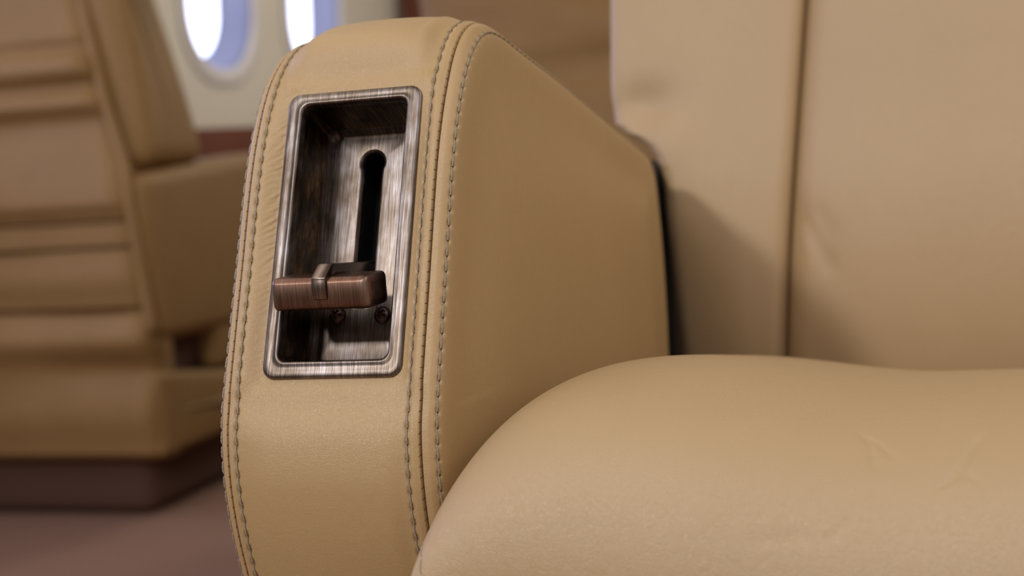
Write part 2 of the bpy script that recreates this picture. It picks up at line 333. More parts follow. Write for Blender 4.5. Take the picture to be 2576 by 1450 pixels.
def surf(si, t):
    """armrest cover surface: si = fractional path index array, t = section arc parameter (broadcast)"""
    si, t = np.broadcast_arrays(np.asarray(si, float), np.asarray(t, float))
    i0 = np.floor(si).astype(int) % NS; i1 = (i0+1) % NS; fr = si-np.floor(si)
    lerp = lambda A: A[i0]*(1-fr)+A[i1]*fr if A.ndim == 1 else A[i0]*(1-fr)[..., None]+A[i1]*fr[..., None]
    P = lerp(PR); I = lerp(inn); v = lerp(PV); w0 = lerp(PW)
    a, w = sec_at(t)
    front = smooth01((v+0.16)/0.03)*smooth01((0.02-(w0-0.03))/0.02)
    inside = smooth01((t-T_1L)/0.006)*smooth01((T_1R-t)/0.006); insb = smooth01((t-T_1L)/0.014)*smooth01((T_1R-t)/0.008)
    # distance to the bezel rectangle in face coordinates
    dx = np.maximum(np.abs(a-0.0002)-0.0264, 0); dv = np.maximum(np.maximum(v-0.0560, -0.0532-v), 0)
    d = np.sqrt(dx*dx+dv*dv); isf = (w0 < 0.06)
    # padding: swells above and below the fitting
    up = smooth01((v-0.056)/0.020); dn = smooth01((-0.056-v)/0.035)
    across = np.clip(1-((a+0.002)/0.036)**2, 0, 1)**0.5
    w = w - isf*(0.0050*up+0.0024*dn)*across*insb - (~isf)*0.0045*across*insb
    w = w - isf*0.0030*bump1(v, 0.0745, 0.0085)*np.clip(1-((a+0.002)/0.034)**4, 0, 1)*inside
    # leather pulled down to the fitting
    near = (1-smooth01(d/(0.0085+0.016*smooth01((-0.0532-v)/0.012))))*isf*(w0 < 0.02)
    tgt = 0.0005-w0
    w = w*(1-near)+tgt*near
    # corner at the crown rounds off towards the left border
    crown = smooth01((v-0.055)/0.03)
    w = w + crown*(0.0008*np.clip((-0.008-a)/0.030, 0, 1.2)**2-0.0014*smooth01((a-0.020)/0.01)*smooth01((0.040-a)/0.004))
    # border lips and stitching valleys
    w = w + 0.0017*bump1(t, T_SL, 0.00035)+0.0017*bump1(t, T_SR, 0.00035)
    w = w - 0.00045*(bump1(t, (T_SL+T_1L)/2, 0.0012)+bump1(t, (T_SR+T_1R)/2, 0.0014)+bump1(t, (T_SR+T_2R)/2, 0.0014)+bump1(t, (T_SL+T_2L)/2, 0.0012))
    pit = 1+0.9*np.cos(si*(PLEN/NS)/0.0056*2*math.pi)
    w = w + 0.0005*pit*(bump1(t, T_1L, 0.0007)+bump1(t, T_1R, 0.0007)+bump1(t, T_2R, 0.0007)+bump1(t, T_2L, 0.0007))
    # gathers beside and above the fitting
    wr = smooth01(1-d/0.011)*smooth01(d/0.0012)*inside*isf
    ph = v*0.9+0.8*np.abs(a)
    g = np.sin(ph*2*math.pi/0.0031+3*np.sin(v*260))*0.5+np.sin(ph*2*math.pi/0.0019+2*np.sin(v*410+1)+a*500)*0.35
    leftside = (a < 0)*smooth01((v+0.03)/0.04)
    w = w + wr*g*0.00026*(0.2+leftside)
    # crown gathers above top edge
    g2 = np.sin((a+0.25*v)*2*math.pi/0.0028+2*np.sin(a*300))
    w = w + smooth01(1-np.maximum(v-0.056, 0)/0.012)*smooth01((v-0.056)/0.002)*inside*isf*g2*0.00020*smooth01((np.abs(a)-0.01)/0.014)
    Q = P + I*w[..., None]
    # section offset beyond corner goes along the path normal too: shrink path for deep w
    return np.stack([BC[0]+a, Q[..., 0], Q[..., 1]], -1)
# rows: refine front rows
idx = []
i = 0
front_i = np.where((PW < 0.04) & (PV > -0.16))[0]
lo_i, hi_i = front_i.min(), front_i.max()
rows = []
for i in range(NS):
    rows.append(float(i))
    if lo_i <= i < hi_i: rows += [i+0.25, i+0.5, i+0.75]
# snap rows to the hole edges
rows = np.array(rows)
vrow = np.interp(rows, np.arange(NS), PV); frow = (rows >= lo_i) & (rows <= hi_i)
inh = frow & (vrow > HOLE[2]) & (vrow < HOLE[3])
G = surf(rows[:, None], TS[None, :])
tm = (TS[:-1]+TS[1:])/2; colin = (tm > TH0) & (tm < TH1)
nr = len(rows)
sk = lambda i, j: bool(inh[i] and inh[(i+1) % nr] and colin[j])
V, F = grid(G, closeu=True, skip=sk)
# side panels: closed rings shrinking towards a spine, gently puffed
V = [V]; F = list(F); base = len(V[0]); m = len(TS)
cen = np.array([0.66, 0.44])
for side, jcol, sx in ((0, 0, -1), (1, m-1, 1)):
    ringidx = [i*m+jcol for i in range(nr)]
    P0 = G[:, jcol, :]
    # inset the ring towards a spine segment
    sp = np.stack([np.clip(P0[:, 1], 0.56, 0.76), np.clip(P0[:, 2], 0.38, 0.50)], 1)
    prev = ringidx
    for q, t in enumerate((0.03, 0.07, 0.14, 0.24, 0.36, 0.5, 0.65, 0.8, 0.93)):
        YZ = P0[:, 1:]*(1-t)+sp*t
        X = P0[:, 0]+sx*0.0035*smooth01(t*1.6)
        R_ = np.c_[X, YZ]; st = base; V.append(R_); base += nr
        cur = list(range(st, st+nr))
        for i in range(nr): F.append((prev[i], prev[(i+1) % nr], cur[(i+1) % nr], cur[i]))
        prev = cur
    c0 = np.array([P0[:, 0].mean()+sx*0.0035, 0.66, 0.44])
    last = np.c_[P0[:, 0]+sx*0.0035, P0[:, 1:]*0.07+sp*0.93]
    for t in (0.25, 0.5, 0.75, 0.95):
        V.append(last*(1-t)+c0*t); st = base; base += nr; cur = list(range(st, st+nr))
        for i in range(nr): F.append((prev[i], prev[(i+1) % nr], cur[(i+1) % nr], cur[i]))
        prev = cur
    V.append(c0[None, :]); base += 1
    for i in range(nr): F.append((prev[i], prev[(i+1) % nr], base-1))
ARM = mesh('armrest', np.vstack(V), F, LEA, SEAT, label='padded armrest with double topstitched edges')

# stitches -------------------------------------------------------
def thread_mesh(L, r, nseg=20, k=9, sag=0.0004):
    A = []
    for i in range(nseg+1):
        s = i/nseg; x = (s-0.5)*L; z = sag*(1-(2*s-1)**4)-sag*0.9
        rr = r*(0.55+0.45*math.sin(math.pi*min(max(s, 0.04), 0.96))**0.4)
        A.append([(x, rr*math.cos(2*math.pi*j/k)*(1+0.22*math.sin(2*math.pi*(j/k)*2+s*22)), z+rr*math.sin(2*math.pi*j/k)*(1+0.22*math.sin(4*math.pi*j/k+s*22))) for j in range(k)])
    V, F = grid(np.array(A), closev=True); n = len(V)
    F = F+[list(range(k)), list(range(n-k, n))[::-1]]
    me = bpy.data.meshes.new('stitch'); me.from_pydata([tuple(v) for v in V], [], F); me.materials.append(THR)
    me.polygons.foreach_set('use_smooth', [True]*len(F)); return me
STM = thread_mesh(0.0051, 0.00035)
HOLES = []
step = PLEN/NS; eps = 0.2
def stitch_matrix(si, t, slant, side=1):
    p0 = surf(si-2, t); p1 = surf(si+2, t); q0 = surf(si, t-0.0006); q1 = surf(si, t+0.0006); p = surf(si, t)
    T = Vector(p1-p0).normalized(); B = Vector(q1-q0).normalized(); Nn = T.cross(B).normalized()
    i = int(round(si)) % NS
    out = Vector((0, -inn[i][0], -inn[i][1]));  out += Vector((1, 0, 0))*(0.8 if t > T_SR else (-0.8 if t < T_SL else 0))
    if Nn.dot(out) < 0: Nn = -Nn
    B = Nn.cross(T)
    T2 = (T+B*slant).normalized(); B2 = Nn.cross(T2)
    M = Matrix((T2, B2, Nn)).transposed().to_4x4(); M.translation = Vector(p)+Nn*0.00022-Vector(rootpos(ARM)); return M
npitch = int(round(PLEN/0.0056)); pit = NS/npitch
cnt = 0
for (t, a_lo, a_hi, sl_) in ((T_1L, lo_i, hi_i+18, 0.07), (T_1R, lo_i, hi_i+18, 0.07), (T_2R, lo_i, None, 0.07), (T_2L, lo_i, hi_i+10, -0.05)):
    if a_hi is None: a_hi = np.argmin(np.abs(PR[:, 0]-0.83)+(PR[:, 1] < 0.52)*9)
    k = int(a_lo/pit)+1
    while k*pit < a_hi:
        if PR[int(k*pit) % NS][1] > 0.385:
            o = bpy.data.objects.new('stitch', STM); COL.objects.link(o); o.parent = ARM
            o.matrix_local = stitch_matrix(k*pit+pit/2, t, sl_+random.uniform(-0.03, 0.03)); cnt += 1
            HOLES.append((k*pit, t))
        k += 1
def needle_holes():
    V = []; F = []; base = 0
    for si, t in HOLES:
        c = surf(si, t); i = int(round(si)) % NS; nrm = np.array([0, -inn[i][0], -inn[i][1]]); T = surf(si+1, t)-surf(si-1, t); T /= np.linalg.norm(T)
        B = surf(si, t+0.0005)-surf(si, t-0.0005); B /= np.linalg.norm(B); nn = np.cross(T, B); nn = nn if nn@nrm > -0.2 else -nn
        c = c+nn*0.00012
        ring = [c+T*0.00055*math.cos(x)+B*0.00042*math.sin(x) for x in np.linspace(0, 2*math.pi, 9)[:-1]]
        V += [c+nn*0.00012]+ring; F += [(base, base+1+q, base+1+(q+1) % 8) for q in range(8)]; base += 9
    o = mesh('needle_hole', V, F, DRK, ARM, label='dark needle holes between the stitches'); o['kind'] = 'stuff'
needle_holes()
# seam cords and the short ticks of the hidden seam
def seam_thread():
    V = []; F = []; base = 0
    for t in (T_SL, T_SR):
        k = lo_i
        while k < hi_i+18:
            if PR[int(k) % NS][1] > 0.385:
                p = surf(k, t); 
                A = []
                for s in np.linspace(-1, 1, 5):
                    c = surf(k+0.25*s, t+s*0.0006); nrm = np.array([0, -inn[int(k) % NS][0], -inn[int(k) % NS][1]])
                    c = c+nrm*0.0001
                    A.append([c+np.array([0, 0, 0])+0.00013*(math.cos(x)*nrm+math.sin(x)*np.array([0, tan[int(k) % NS][0], tan[int(k) % NS][1]])) for x in np.linspace(0, 2*math.pi, 6)[:-1]])
                v, f = grid(np.array(A), closev=True, off=base); V.append(v); F += f; base += len(v)
            k += 0.0038/step
    o = mesh('seam_thread', np.vstack(V), F, DRK, ARM, label='small dark stitches closing the seam'); o['kind'] = 'stuff'
seam_thread()
def seam_gap():
    V = []; F = []; base = 0
    r = np.arange(lo_i, min(hi_i+150, NS), 1.0)
    for t in (T_SL, T_SR):
        A = np.stack([surf(r, t-0.00018), surf(r, t+0.00018)], 1)
        nr_ = np.stack([np.zeros(len(r)), -inn[r.astype(int)][:, 0], -inn[r.astype(int)][:, 1]], 1)
        A = A+nr_[:, None, :]*0.00012
        v, f = grid(A, off=base); V.append(v); F += f; base += len(v)
    mesh('seam', np.vstack(V), F, DRK, ARM, label='dark line of the seam')
seam_gap()

# lever fitting ----------------------------------------------------
def ring_loft(rings, fill_last=False):
    A = []
    for (hw, hh, r, ca, cv, w) in rings:
        h = rrect(hw, hh, r, 8); A.append(FP(ca+h[:, 0], cv+h[:, 1], np.full(len(h), w)))
    return np.array(A)
fr = [(0.0260, 0.0540, 0.0040, 0.0002, 0.00145, 0.0030), (0.0266, 0.0546, 0.0046, 0.0002, 0.00145, 0.0012), (0.02675, 0.05475, 0.0048, 0.0002, 0.00145, 0.0002), (0.0266, 0.0546, 0.0046, 0.0002, 0.00145, -0.0005),
      (0.0262, 0.0542, 0.0043, 0.0002, 0.00145, -0.0009), (0.0256, 0.0536, 0.0040, 0.0002, 0.00145, -0.0011), (0.0246, 0.0524, 0.0038, 0.0003, 0.0017, -0.00115), (0.0236, 0.0516, 0.0038, 0.0004, 0.0019, -0.0010), (0.0228, 0.0508, 0.0038, 0.0005, 0.0021, -0.0011),
      (0.0222, 0.0503, 0.0038, 0.0005, 0.0022, -0.0014), (0.0217, 0.0498, 0.0037, 0.0005, 0.0022, -0.0014), (0.0213, 0.0494, 0.0036, 0.0005, 0.0022, -0.0010), (0.0210, 0.0491, 0.0035, 0.0005, 0.0022, -0.0003), (0.02085, 0.04895, 0.0035, 0.0005, 0.0022, 0.0008), (0.0207, 0.0488, 0.0035, 0.0005, 0.0022, 0.0025)]
V, F = grid(ring_loft(fr), closev=True)
BEZ = mesh('lever_bezel', V, F, BRZ, SEAT, label='antique bronze rectangular bezel around the recline lever')
wl = [(0.0207, 0.0488, 0.0035, 0.0005, 0.0022, 0.0024), (0.0203, 0.0484, 0.0035, 0.0004, 0.0022, 0.0060), (0.0196, 0.0477, 0.0035, 0.0001, 0.0022, 0.0120), (0.0189, 0.0469, 0.0035, -0.0003, 0.0024, 0.0172), (0.0186, 0.0466, 0.0035, -0.0004, 0.0024, 0.0188), 
      (0.0182, 0.0462, 0.0034, -0.0005, 0.0025, 0.0200), (0.0176, 0.0456, 0.0032, -0.0005, 0.0026, 0.0210), (0.0169, 0.0449, 0.0030, -0.0005, 0.0027, 0.0217), (0.0165, 0.0445, 0.0028, -0.0005, 0.0028, 0.0224), (0.0161, 0.0441, 0.0024, -0.0005, 0.0028, 0.0229)]
V, F = grid(ring_loft(wl), closev=True)
mesh('pocket', V, F, None, BEZ, mats=[BRD, BRZ], midx=[0 if k//36 < 4 else 1 for k in range(len(F))], label='deep recessed pocket wall of the lever fitting')  # shade-darkened bronze on the wall, paler bronze on the fillet
# back plate with keyhole slot
def slot_loop(off, n=72):
    c = -0.0007; pts = []
    hw = 0.0034+off; rt = 0.0043+off; vt = 0.0360; vb = -0.0205-off
    for a in np.linspace(-28, 208, 33): pts.append((c+rt*math.cos(math.radians(a)), vt+rt*math.sin(math.radians(a))))
    for q in (0.2, 0.45, 0.75): pts.append((c-hw-(rt*math.cos(math.radians(28))-hw)*(1-q)**2, vt-rt*0.47-q*0.004))
    for v in np.linspace(vt-rt*0.47-0.006, vb+0.0025, 14): pts.append((c-hw, v))
    for a in np.linspace(200, 340, 11): pts.append((c+hw*math.cos(math.radians(a)), vb+0.0022+0.0022*math.sin(math.radians(a))))
    for v in np.linspace(vb+0.0025, vt-rt*0.47-0.006, 14): pts.append((c+hw, v))
    for q in (0.75, 0.45, 0.2): pts.append((c+hw+(rt*math.cos(math.radians(28))-hw)*(1-q)**2, vt-rt*0.47-q*0.004))
    return np.array(pts)
def back_plate():
    bm = bmesh.new()
    def loop(P, w): return [bm.verts.new(tuple(x)) for x in FP(P[:, 0], P[:, 1], np.full(len(P), w))]
    o = [loop(rrect(hw, hh, r, 8)+np.array([-0.0005, 0.0028]), w) for hw, hh, r, w in ((0.0161, 0.0441, 0.0024, 0.0240), (0.0161, 0.0441, 0.0024, 0.0228), (0.0158, 0.0438, 0.0022, 0.0224), (0.0154, 0.0434, 0.002, 0.02225))]
    s = [loop(slot_loop(off), w) for off, w in ((0.0019, 0.02225), (0.0013, 0.0223), (0.0008, 0.0226), (0.0003, 0.0231), (0.0, 0.0239), (0.0, 0.0260))]
    for R_ in (o, s):
        for a, b in zip(R_[:-1], R_[1:]):
            for i in range(len(a)): bm.faces.new((a[i], a[(i+1) % len(a)], b[(i+1) % len(a)], b[i]))
    ed = []
    for L_ in (o[-1], s[0]):
        for i in range(len(L_)):
            e = bm.edges.get((L_[i], L_[(i+1) % len(L_)])); ed.append(e)
    bmesh.ops.triangle_fill(bm, use_beauty=True, use_dissolve=False, edges=ed)
    bm.verts.index_update(); V = [v.co[:] for v in bm.verts]; F = [[v.index for v in f.verts] for f in bm.faces]; bm.free()
    return mesh('slotted_plate', V, F, BRZ, BEZ, ang=25, label='bronze back plate with a keyhole slot')
back_plate()
hb = [(0.0075, 0.034, 0.001, -0.0007, 0.0095, 0.0245), (0.0075, 0.034, 0.001, -0.0007, 0.0095, 0.045)]
A = ring_loft(hb); V, F = grid(A, closev=True); n = A.shape[1]; F.append(list(range(n, 2*n)))
mesh('slot_housing', V, F, BLK, BEZ, label='black interior behind the slot', smooth=False)
# screws
def screw(a, v, rot):
    A = []; NR, NA = 18, 48; R0 = 0.0033
    for i in range(NR+1):
        r = R0*i/NR; row = []
        for j in range(NA):
            th = 2*math.pi*j/NA+rot; x = r*math.cos(th-rot); y = r*math.sin(th-rot)
            h = 0.0021*math.sqrt(max(0, 1-(r/R0)**2*0.92))-0.0002
            xl, yl = r*math.cos(th), r*math.sin(th)
            cr = max(smooth01((0.00052-abs(xl))/0.00025+0.5)*smooth01((0.0019-abs(yl))/0.0005), smooth01((0.00052-abs(yl))/0.00025+0.5)*smooth01((0.0019-abs(xl))/0.0005))
            h -= 0.0012*cr
            row.append(FP(np.array(a+x), np.array(v+y), np.array(0.0223-h)))
        A.append(row)
    row = [FP(np.array(a+R0*math.cos(2*math.pi*j/NA)), np.array(v+R0*math.sin(2*math.pi*j/NA)), np.array(0.0226)) for j in range(NA)]
    A.append(row)
    V, F = grid(np.array(A), closev=True)
    mesh('screw', V, F, SCRM, BEZ, label='dark domed screw with a cross recess')
screw(-0.0098, -0.0240, 0.35); screw(0.0083, -0.0244, 0.6)
# lever: flat arm hooked over a cross grip
XA = BC[0]-0.0010
LEV = None
def grip():
    x0, x1 = BC[0]-0.0197, BC[0]+0.0162
    def secring(e, x, bulge=0):
        y0, y1, z0, z1 = 0.4744+e, 0.4925-e, 0.5040+e, 0.5157-e
        h = rrect((y1-y0)/2, (z1-z0)/2, max(0.0022-e, 0.0005), 6); yc, zc = (y0+y1)/2, (z0+z1)/2
        yy = h[:, 0]; zz = h[:, 1]
        yb = 0.0011*(1-(zz/((z1-z0)/2))**2)*np.sign(yy)*np.minimum(1, np.abs(yy)/0.006)
        return np.c_[x+bulge*(1-(yy/0.0092)**2), yc+yy+yb, zc+zz]
    prof_ = [(0.0030, x0-0.0003), (0.0016, x0-0.0002), (0.0007, x0+0.0001), (0.00025, x0+0.0005), (0, x0+0.0012)]
    R_ = [secring(e, x, -0.0006) for e, x in prof_]
    xs = np.linspace(x0+0.002, x1-0.002, 30)
    tab0, tab1 = XA-0.0029, XA+0.0029
    R_ += [secring(0, x) for x in xs]
    R_ += [secring(e, x, 0.0008) for e, x in ((0, x1-0.0012), (0.0002, x1-0.0006), (0.0006, x1-0.0001), (0.0015, x1+0.0002), (0.0030, x1+0.0003))]
    V, F = grid(np.array(R_), closev=True); n = len(R_[0]); k = len(V)
    F = F+[list(range(n)), list(range(k-n, k))[::-1]]
    return mesh('recline_lever', V, F, GRP, SEAT, ang=50, label='stubby coppery bronze crossbar grip of the recline lever')
LEV = grip()
arm_o = [(0.5330, 0.5115), (0.5330, 0.5160), (0.5200, 0.5168), (0.5000, 0.5183), (0.4850, 0.5195), (0.4806, 0.5199), (0.4790, 0.5195), (0.4734, 0.5161), (0.4726, 0.5148), (0.4722, 0.5120), (0.4726, 0.5090), (0.4732, 0.5080), (0.4750, 0.5077), (0.4766, 0.5090), (0.4790, 0.5130), (0.4850, 0.5145), (0.5000, 0.5138), (0.5200, 0.5122)]
AO = catmull(arm_o, 5, True)
extrude_outline('lever_arm', AO, XA-0.00275, XA+0.00275, 0.0006, ABR, LEV, label='flat bronze lever arm hooked over the grip')

# seat cushion ------------------------------------------------------
CU = dict(yf=0.4241, zs=0.4156, h=0.1001, p=4.5595, q=0.3751, r=5.1155, s=0.4382, tilt=0.1657, xl=-0.182, dip=0.0300, e=0.64, xr=0.32, yb=0.86)
def seg_crease(x, y, pts, width):
    """gaussian valley along a polyline"""
    d = np.full(x.shape, 9.0)
    for (a, b) in zip(pts[:-1], pts[1:]):
        a = np.array(a); b = np.array(b); ab = b-a; t = np.clip(((x-a[0])*ab[0]+(y-a[1])*ab[1])/(ab@ab), 0, 1)
        d = np.minimum(d, np.hypot(x-a[0]-t*ab[0], y-a[1]-t*ab[1]))
    e = np.array(pts); ends = np.minimum(np.hypot(x-e[0][0], y-e[0][1]), np.hypot(x-e[-1][0], y-e[-1][1]))
    return np.exp(-(d/width)**2)*smooth01(ends/0.008)
CREASES = [([(-0.0044, 0.4655), (-0.0102, 0.4559), (-0.0136, 0.4483), (-0.0192, 0.4452), (-0.0226, 0.4416)], 0.0012, 0.0008),
           ([(-0.044, 0.4624), (-0.039, 0.4576), (-0.0381, 0.4505), (-0.034, 0.4478)], 0.0011, 0.0006), ([(-0.0328, 0.4461), (-0.0418, 0.4395)], 0.0011, 0.0006),
           ([(-0.0147, 0.4506), (-0.0038, 0.4433)], 0.0011, 0.0005), ([(-0.0226, 0.4416), (-0.0172, 0.4364)], 0.0012, 0.0006),
           ([(-0.0773, 0.4305), (-0.0692, 0.4323), (-0.0599, 0.4334), (-0.0508, 0.4334)], 0.0011, 0.0006), ([(-0.0453, 0.4632), (-0.0379, 0.4593), (-0.0295, 0.4508)], 0.0010, 0.0005),
           ([(-0.0418, 0.4395), (-0.0463, 0.4358), (-0.0553, 0.4314)], 0.0010, 0.0005), ([(-0.1063, 0.4436), (-0.1001, 0.4338), (-0.095, 0.4315)], 0.0010, 0.0004)]
def cushion():
    c = CU; n, m = 420, 360
    xi = np.sort(np.r_[np.sin(np.linspace(-1, 1, n-200)*math.pi/2), np.linspace(-0.62, 0.0, 200)]); et = np.sort(np.r_[np.sin(np.linspace(-1, 1, m-120)*math.pi/2), np.linspace(-0.985, -0.72, 120)])
    XI, ET = np.meshgrid(xi, et, indexing='ij')
    xc, ax = (c['xl']+c['xr'])/2, (c['xr']-c['xl'])/2; yc, ay = (c['yf']+c['yb'])/2, (c['yb']-c['yf'])/2
    x = xc+ax*XI; y = yc+ay*ET
    z = c['zs']+c['h']*np.clip(1-np.abs(XI)**c['p'], 0, 1)**c['q']*np.clip(1-np.abs(ET)**c['r'], 0, 1)**c['s']-c['tilt']*(y-c['yf'])-c['dip']*smooth01((1-np.abs(XI))/c['e'])
    for pts, wd, dp in CREASES: z = z-dp*seg_crease(x, y, pts, wd)
    A = np.stack([x, y, z], -1)
    V, F = grid(A); V = [V]; F = list(F); base = n*m
    # boundary loop and side wall under the top seam
    loop = [(i, 0) for i in range(n)]+[(n-1, j) for j in range(1, m)]+[(i, m-1) for i in range(n-2, -1, -1)]+[(0, j) for j in range(m-2, 0, -1)]
    ids = [i*m+j for i, j in loop]; P = np.array([A[i, j] for i, j in loop]); L_ = len(ids)
    oc = np.array([xc, yc]); dirv = np.stack([np.clip((P[:, 0]-xc)/ax, -1, 1), np.clip((P[:, 1]-yc)/ay, -1, 1)], 1)
    dirv = np.where(np.abs(dirv) > 0.985, np.sign(dirv), 0)
    prev = ids
    for (o, dz) in ((0.0012, -0.0006), (0.0014, -0.0022), (0.0004, -0.0034), (-0.0008, -0.0040), (0.0004, -0.0046), (0.0020, -0.008), (0.0035, -0.02), (0.004, -0.05), (0.002, -0.085), (-0.004, -0.105), (-0.02, -0.115)):
        Q = P.copy(); Q[:, :2] += dirv*o; Q[:, 2] += dz; V.append(Q); cur = list(range(base, base+L_)); base += L_
        for i in range(L_): F.append((prev[i], prev[(i+1) % L_], cur[(i+1) % L_], cur[i]))
        prev = cur
    F.append(prev)
    return mesh('seat_cushion', np.vstack(V), F, LEAC, SEAT, label='plump tan leather seat cushion')
CUSH = cushion()
def cushion_z(x, y):
    c = CU; XI = (x-(c['xl']+c['xr'])/2)/((c['xr']-c['xl'])/2); ET = (y-(c['yf']+c['yb'])/2)/((c['yb']-c['yf'])/2)
    return c['zs']+c['h']*np.clip(1-abs(XI)**c['p'], 0, 1)**c['q']*np.clip(1-abs(ET)**c['r'], 0, 1)**c['s']-c['tilt']*(y-c['yf'])-c['dip']*smooth01((1-np.abs(XI))/c['e'])
def cushion_stitches():
    ys = np.linspace(0.4243, 0.438, 400); xs = np.interp(ys, [0.4243, 0.432, 0.438], [-0.176, -0.1775, -0.1792])
    P = np.array([(x, y, cushion_z(x, y)+0.0003) for x, y in zip(xs, ys)]); P, L_ = resample(P, 600)
    k = 0.0
    while k+0.005 < L_:
        a = P[int(k/L_*599)]; b = P[int(min(k+0.005, L_)/L_*599)]; T = Vector(b-a).normalized(); Nn = Vector((-0.9, -0.35, 0.35)); B = Nn.cross(T).normalized(); Nn = T.cross(B).normalized()
        o = bpy.data.objects.new('stitch', STM); COL.objects.link(o); o.parent = CUSH
        M = Matrix((T, B, Nn)).transposed().to_4x4(); M.translation = Vector((a+b)/2)-Vector(rootpos(CUSH)); o.matrix_local = M; k += 0.0056
cushion_stitches()

# seat back ---------------------------------------------------------
def back_y(z): return 0.862+0.27*(z-0.47)
def seam_x(z): return -0.121+(z-0.42)*0.088
def left_x(z): return float(np.interp(z, [0.30, 0.43, 0.50, 0.52, 0.533, 0.541, 0.547, 0.552, 0.556, 0.562, 0.580, 1.2], [-0.184, -0.1855, -0.188, -0.1885, -0.1905, -0.1935, -0.198, -0.2045, -0.213, -0.219, -0.222, -0.222]))
def back_piece(name, xl_f, xr_f, rl, rr, puff, mat, label, creases=(), nx=90, nz=170, z0=0.36, z1=1.02, extra=None):
    zz = np.unique(np.r_[np.linspace(z0, z1, nz), np.linspace(0.52, 0.575, 60)]); tt = np.sin(np.linspace(-0.5, 0.5, nx)*math.pi)*0.5+0.5
    rows = []
    for z in zz:
        xl, xr = xl_f(z), xr_f(z); x = xl+(xr-xl)*tt; w = xr-xl
        dl = x-xl; dr = xr-x
        f = np.zeros_like(x)
        f += np.where(dl < rl, rl-np.sqrt(np.clip(rl**2-(rl-dl)**2, 0, None)), 0)
        f += np.where(dr < rr, rr-np.sqrt(np.clip(rr**2-(rr-dr)**2, 0, None)), 0)
        f -= puff*(1-(2*tt-1)**4)
        tz = min(1, max(0, (z1-z)/0.05)); f += 0.05*(1-math.sqrt(1-(1-tz)**2))
        y = back_y(z)+f+1.7*max(0.0, 0.535-z)**2
        if extra is not None: y = y+extra(x, np.full_like(x, z))
        for pts, wd, dp in creases: y = y+dp*seg_crease(x, np.full_like(x, z), pts, wd)
        row = [(xl+0.004, back_y(z)+0.10, z), (xl+0.0005, back_y(z)+0.05, z)]+list(zip(x, y, np.full_like(x, z)))+[(xr-0.0005, back_y(z)+0.05, z), (xr-0.004, back_y(z)+0.10, z)]
        rows.append(row)
    A = np.array(rows); V, F = grid(A, closev=True); k = A.shape[1]; n = len(V)
    F = F+[list(range(k)), list(range(n-k, n))[::-1]]
    return mesh(name, V, F, mat, SEAT, label=label)
def notch(x, z):
    # pressed hollow where the armrest end meets the side bolster
    d = np.hypot((x+0.185)/0.032, (z-0.535)/0.05)
    return 0.006*np.exp(-((x+0.20)/0.02)**2-((z-0.572)/0.014)**2)-0.003*np.exp(-((x+0.185)/0.012)**2-((z-0.545)/0.02)**2)+0.010*smooth01((-0.14-x)/0.05)*smooth01((0.53-z)/0.08)
back_piece('side_bolster', left_x, seam_x, 0.009, 0.009, 0.002, LEAC, 'tan leather side bolster of the backrest', extra=notch)
back_piece('backrest', seam_x, lambda z: 0.14-seam_x(z), 0.014, 0.014, 0.014, LEAC, 'broad tan leather centre panel of the backrest', creases=(([(-0.1068, 0.506), (-0.1008, 0.4921), (-0.0887, 0.4666)], 0.004, 0.0014), ([(-0.100, 0.512), (-0.088, 0.485)], 0.004, 0.0010)))
back_piece('side_bolster', lambda z: 0.14-seam_x(z), lambda z: 0.14-left_x(z), 0.009, 0.016, 0.004, LEAC, 'tan leather side bolster of the backrest')
rbox('backrest_shell', (-0.165, 0.925, 0.34), (0.305, 0.99, 1.0), 0.02, LEAC, SEAT, fn=lambda V: np.c_[V[:, 0], V[:, 1]+0.27*(V[:, 2]-0.47), V[:, 2]])
rbox('seat_base', (-0.16, 0.46, 0.10), (0.31, 0.84, 0.315), 0.02, LEAC, SEAT)
rbox('plinth', (-0.12, 0.48, 0.0), (0.27, 0.83, 0.10), 0.01, PLINTH, SEAT)
rbox('gap_blocker', (-0.265, 0.853, 0.30), (-0.1905, 0.93, 0.538), 0.004, BLK, SEAT, label='black filler added to shade the gap behind the armrest')  # black box added to darken the gap and block light from the left
rbox('armrest_bracket', (-0.262, 0.56, 0.12), (-0.15, 0.80, 0.315), 0.012, LEAC, SEAT)

# ------------------------------------------------------------------ seat across the aisle, seen from behind
S2 = empty('cabin_seat', (-1.55, 2.2, 0), 'tan leather cabin seat at left seen from behind beside the oval windows', 'seat')
def edge_x(z): # right edge of the rear shell
    return np.interp(z, [0.0, 0.30, 0.50, 0.55, 0.66, 0.81, 1.1], [-1.243, -1.243, -1.262, -1.268, -1.305, -1.345, -1.42])
def gs(z, c, w): return np.exp(-((z-c)/w)**2)
def rear_panel(name, z0, z1, y_of, label=None, inset=0.0, nz=120, nx=60):
    zz = np.linspace(z0, z1, nz); tt = np.linspace(0, 1, nx); rows = []
    for k, z in enumerate(zz):
        xr = edge_x(z)-inset; xl = -3.10-xr+0.0; x = xl+(xr-xl)*tt
        y = y_of(x, z)
        e = min(k, nz-1-k)/6.0; y = y+0.012*(1-smooth01(e))
        y = y+0.014*(1-smooth01((xr-x)/0.02))+0.014*(1-smooth01((x-xl)/0.02))
        rows.append([(xl, 2.06+max(0, z-0.5)*0.18, z)]+list(zip(x, y, np.full_like(x, z)))+[(xr, 2.06+max(0, z-0.5)*0.18, z)])
    A = np.array(rows); V, F = grid(A, closev=True); k = A.shape[1]; n = len(V); F = F+[list(range(k)), list(range(n-k, n))[::-1]]
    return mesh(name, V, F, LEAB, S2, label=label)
def yr(z): return 1.995+0.18*np.maximum(0, z-0.5)
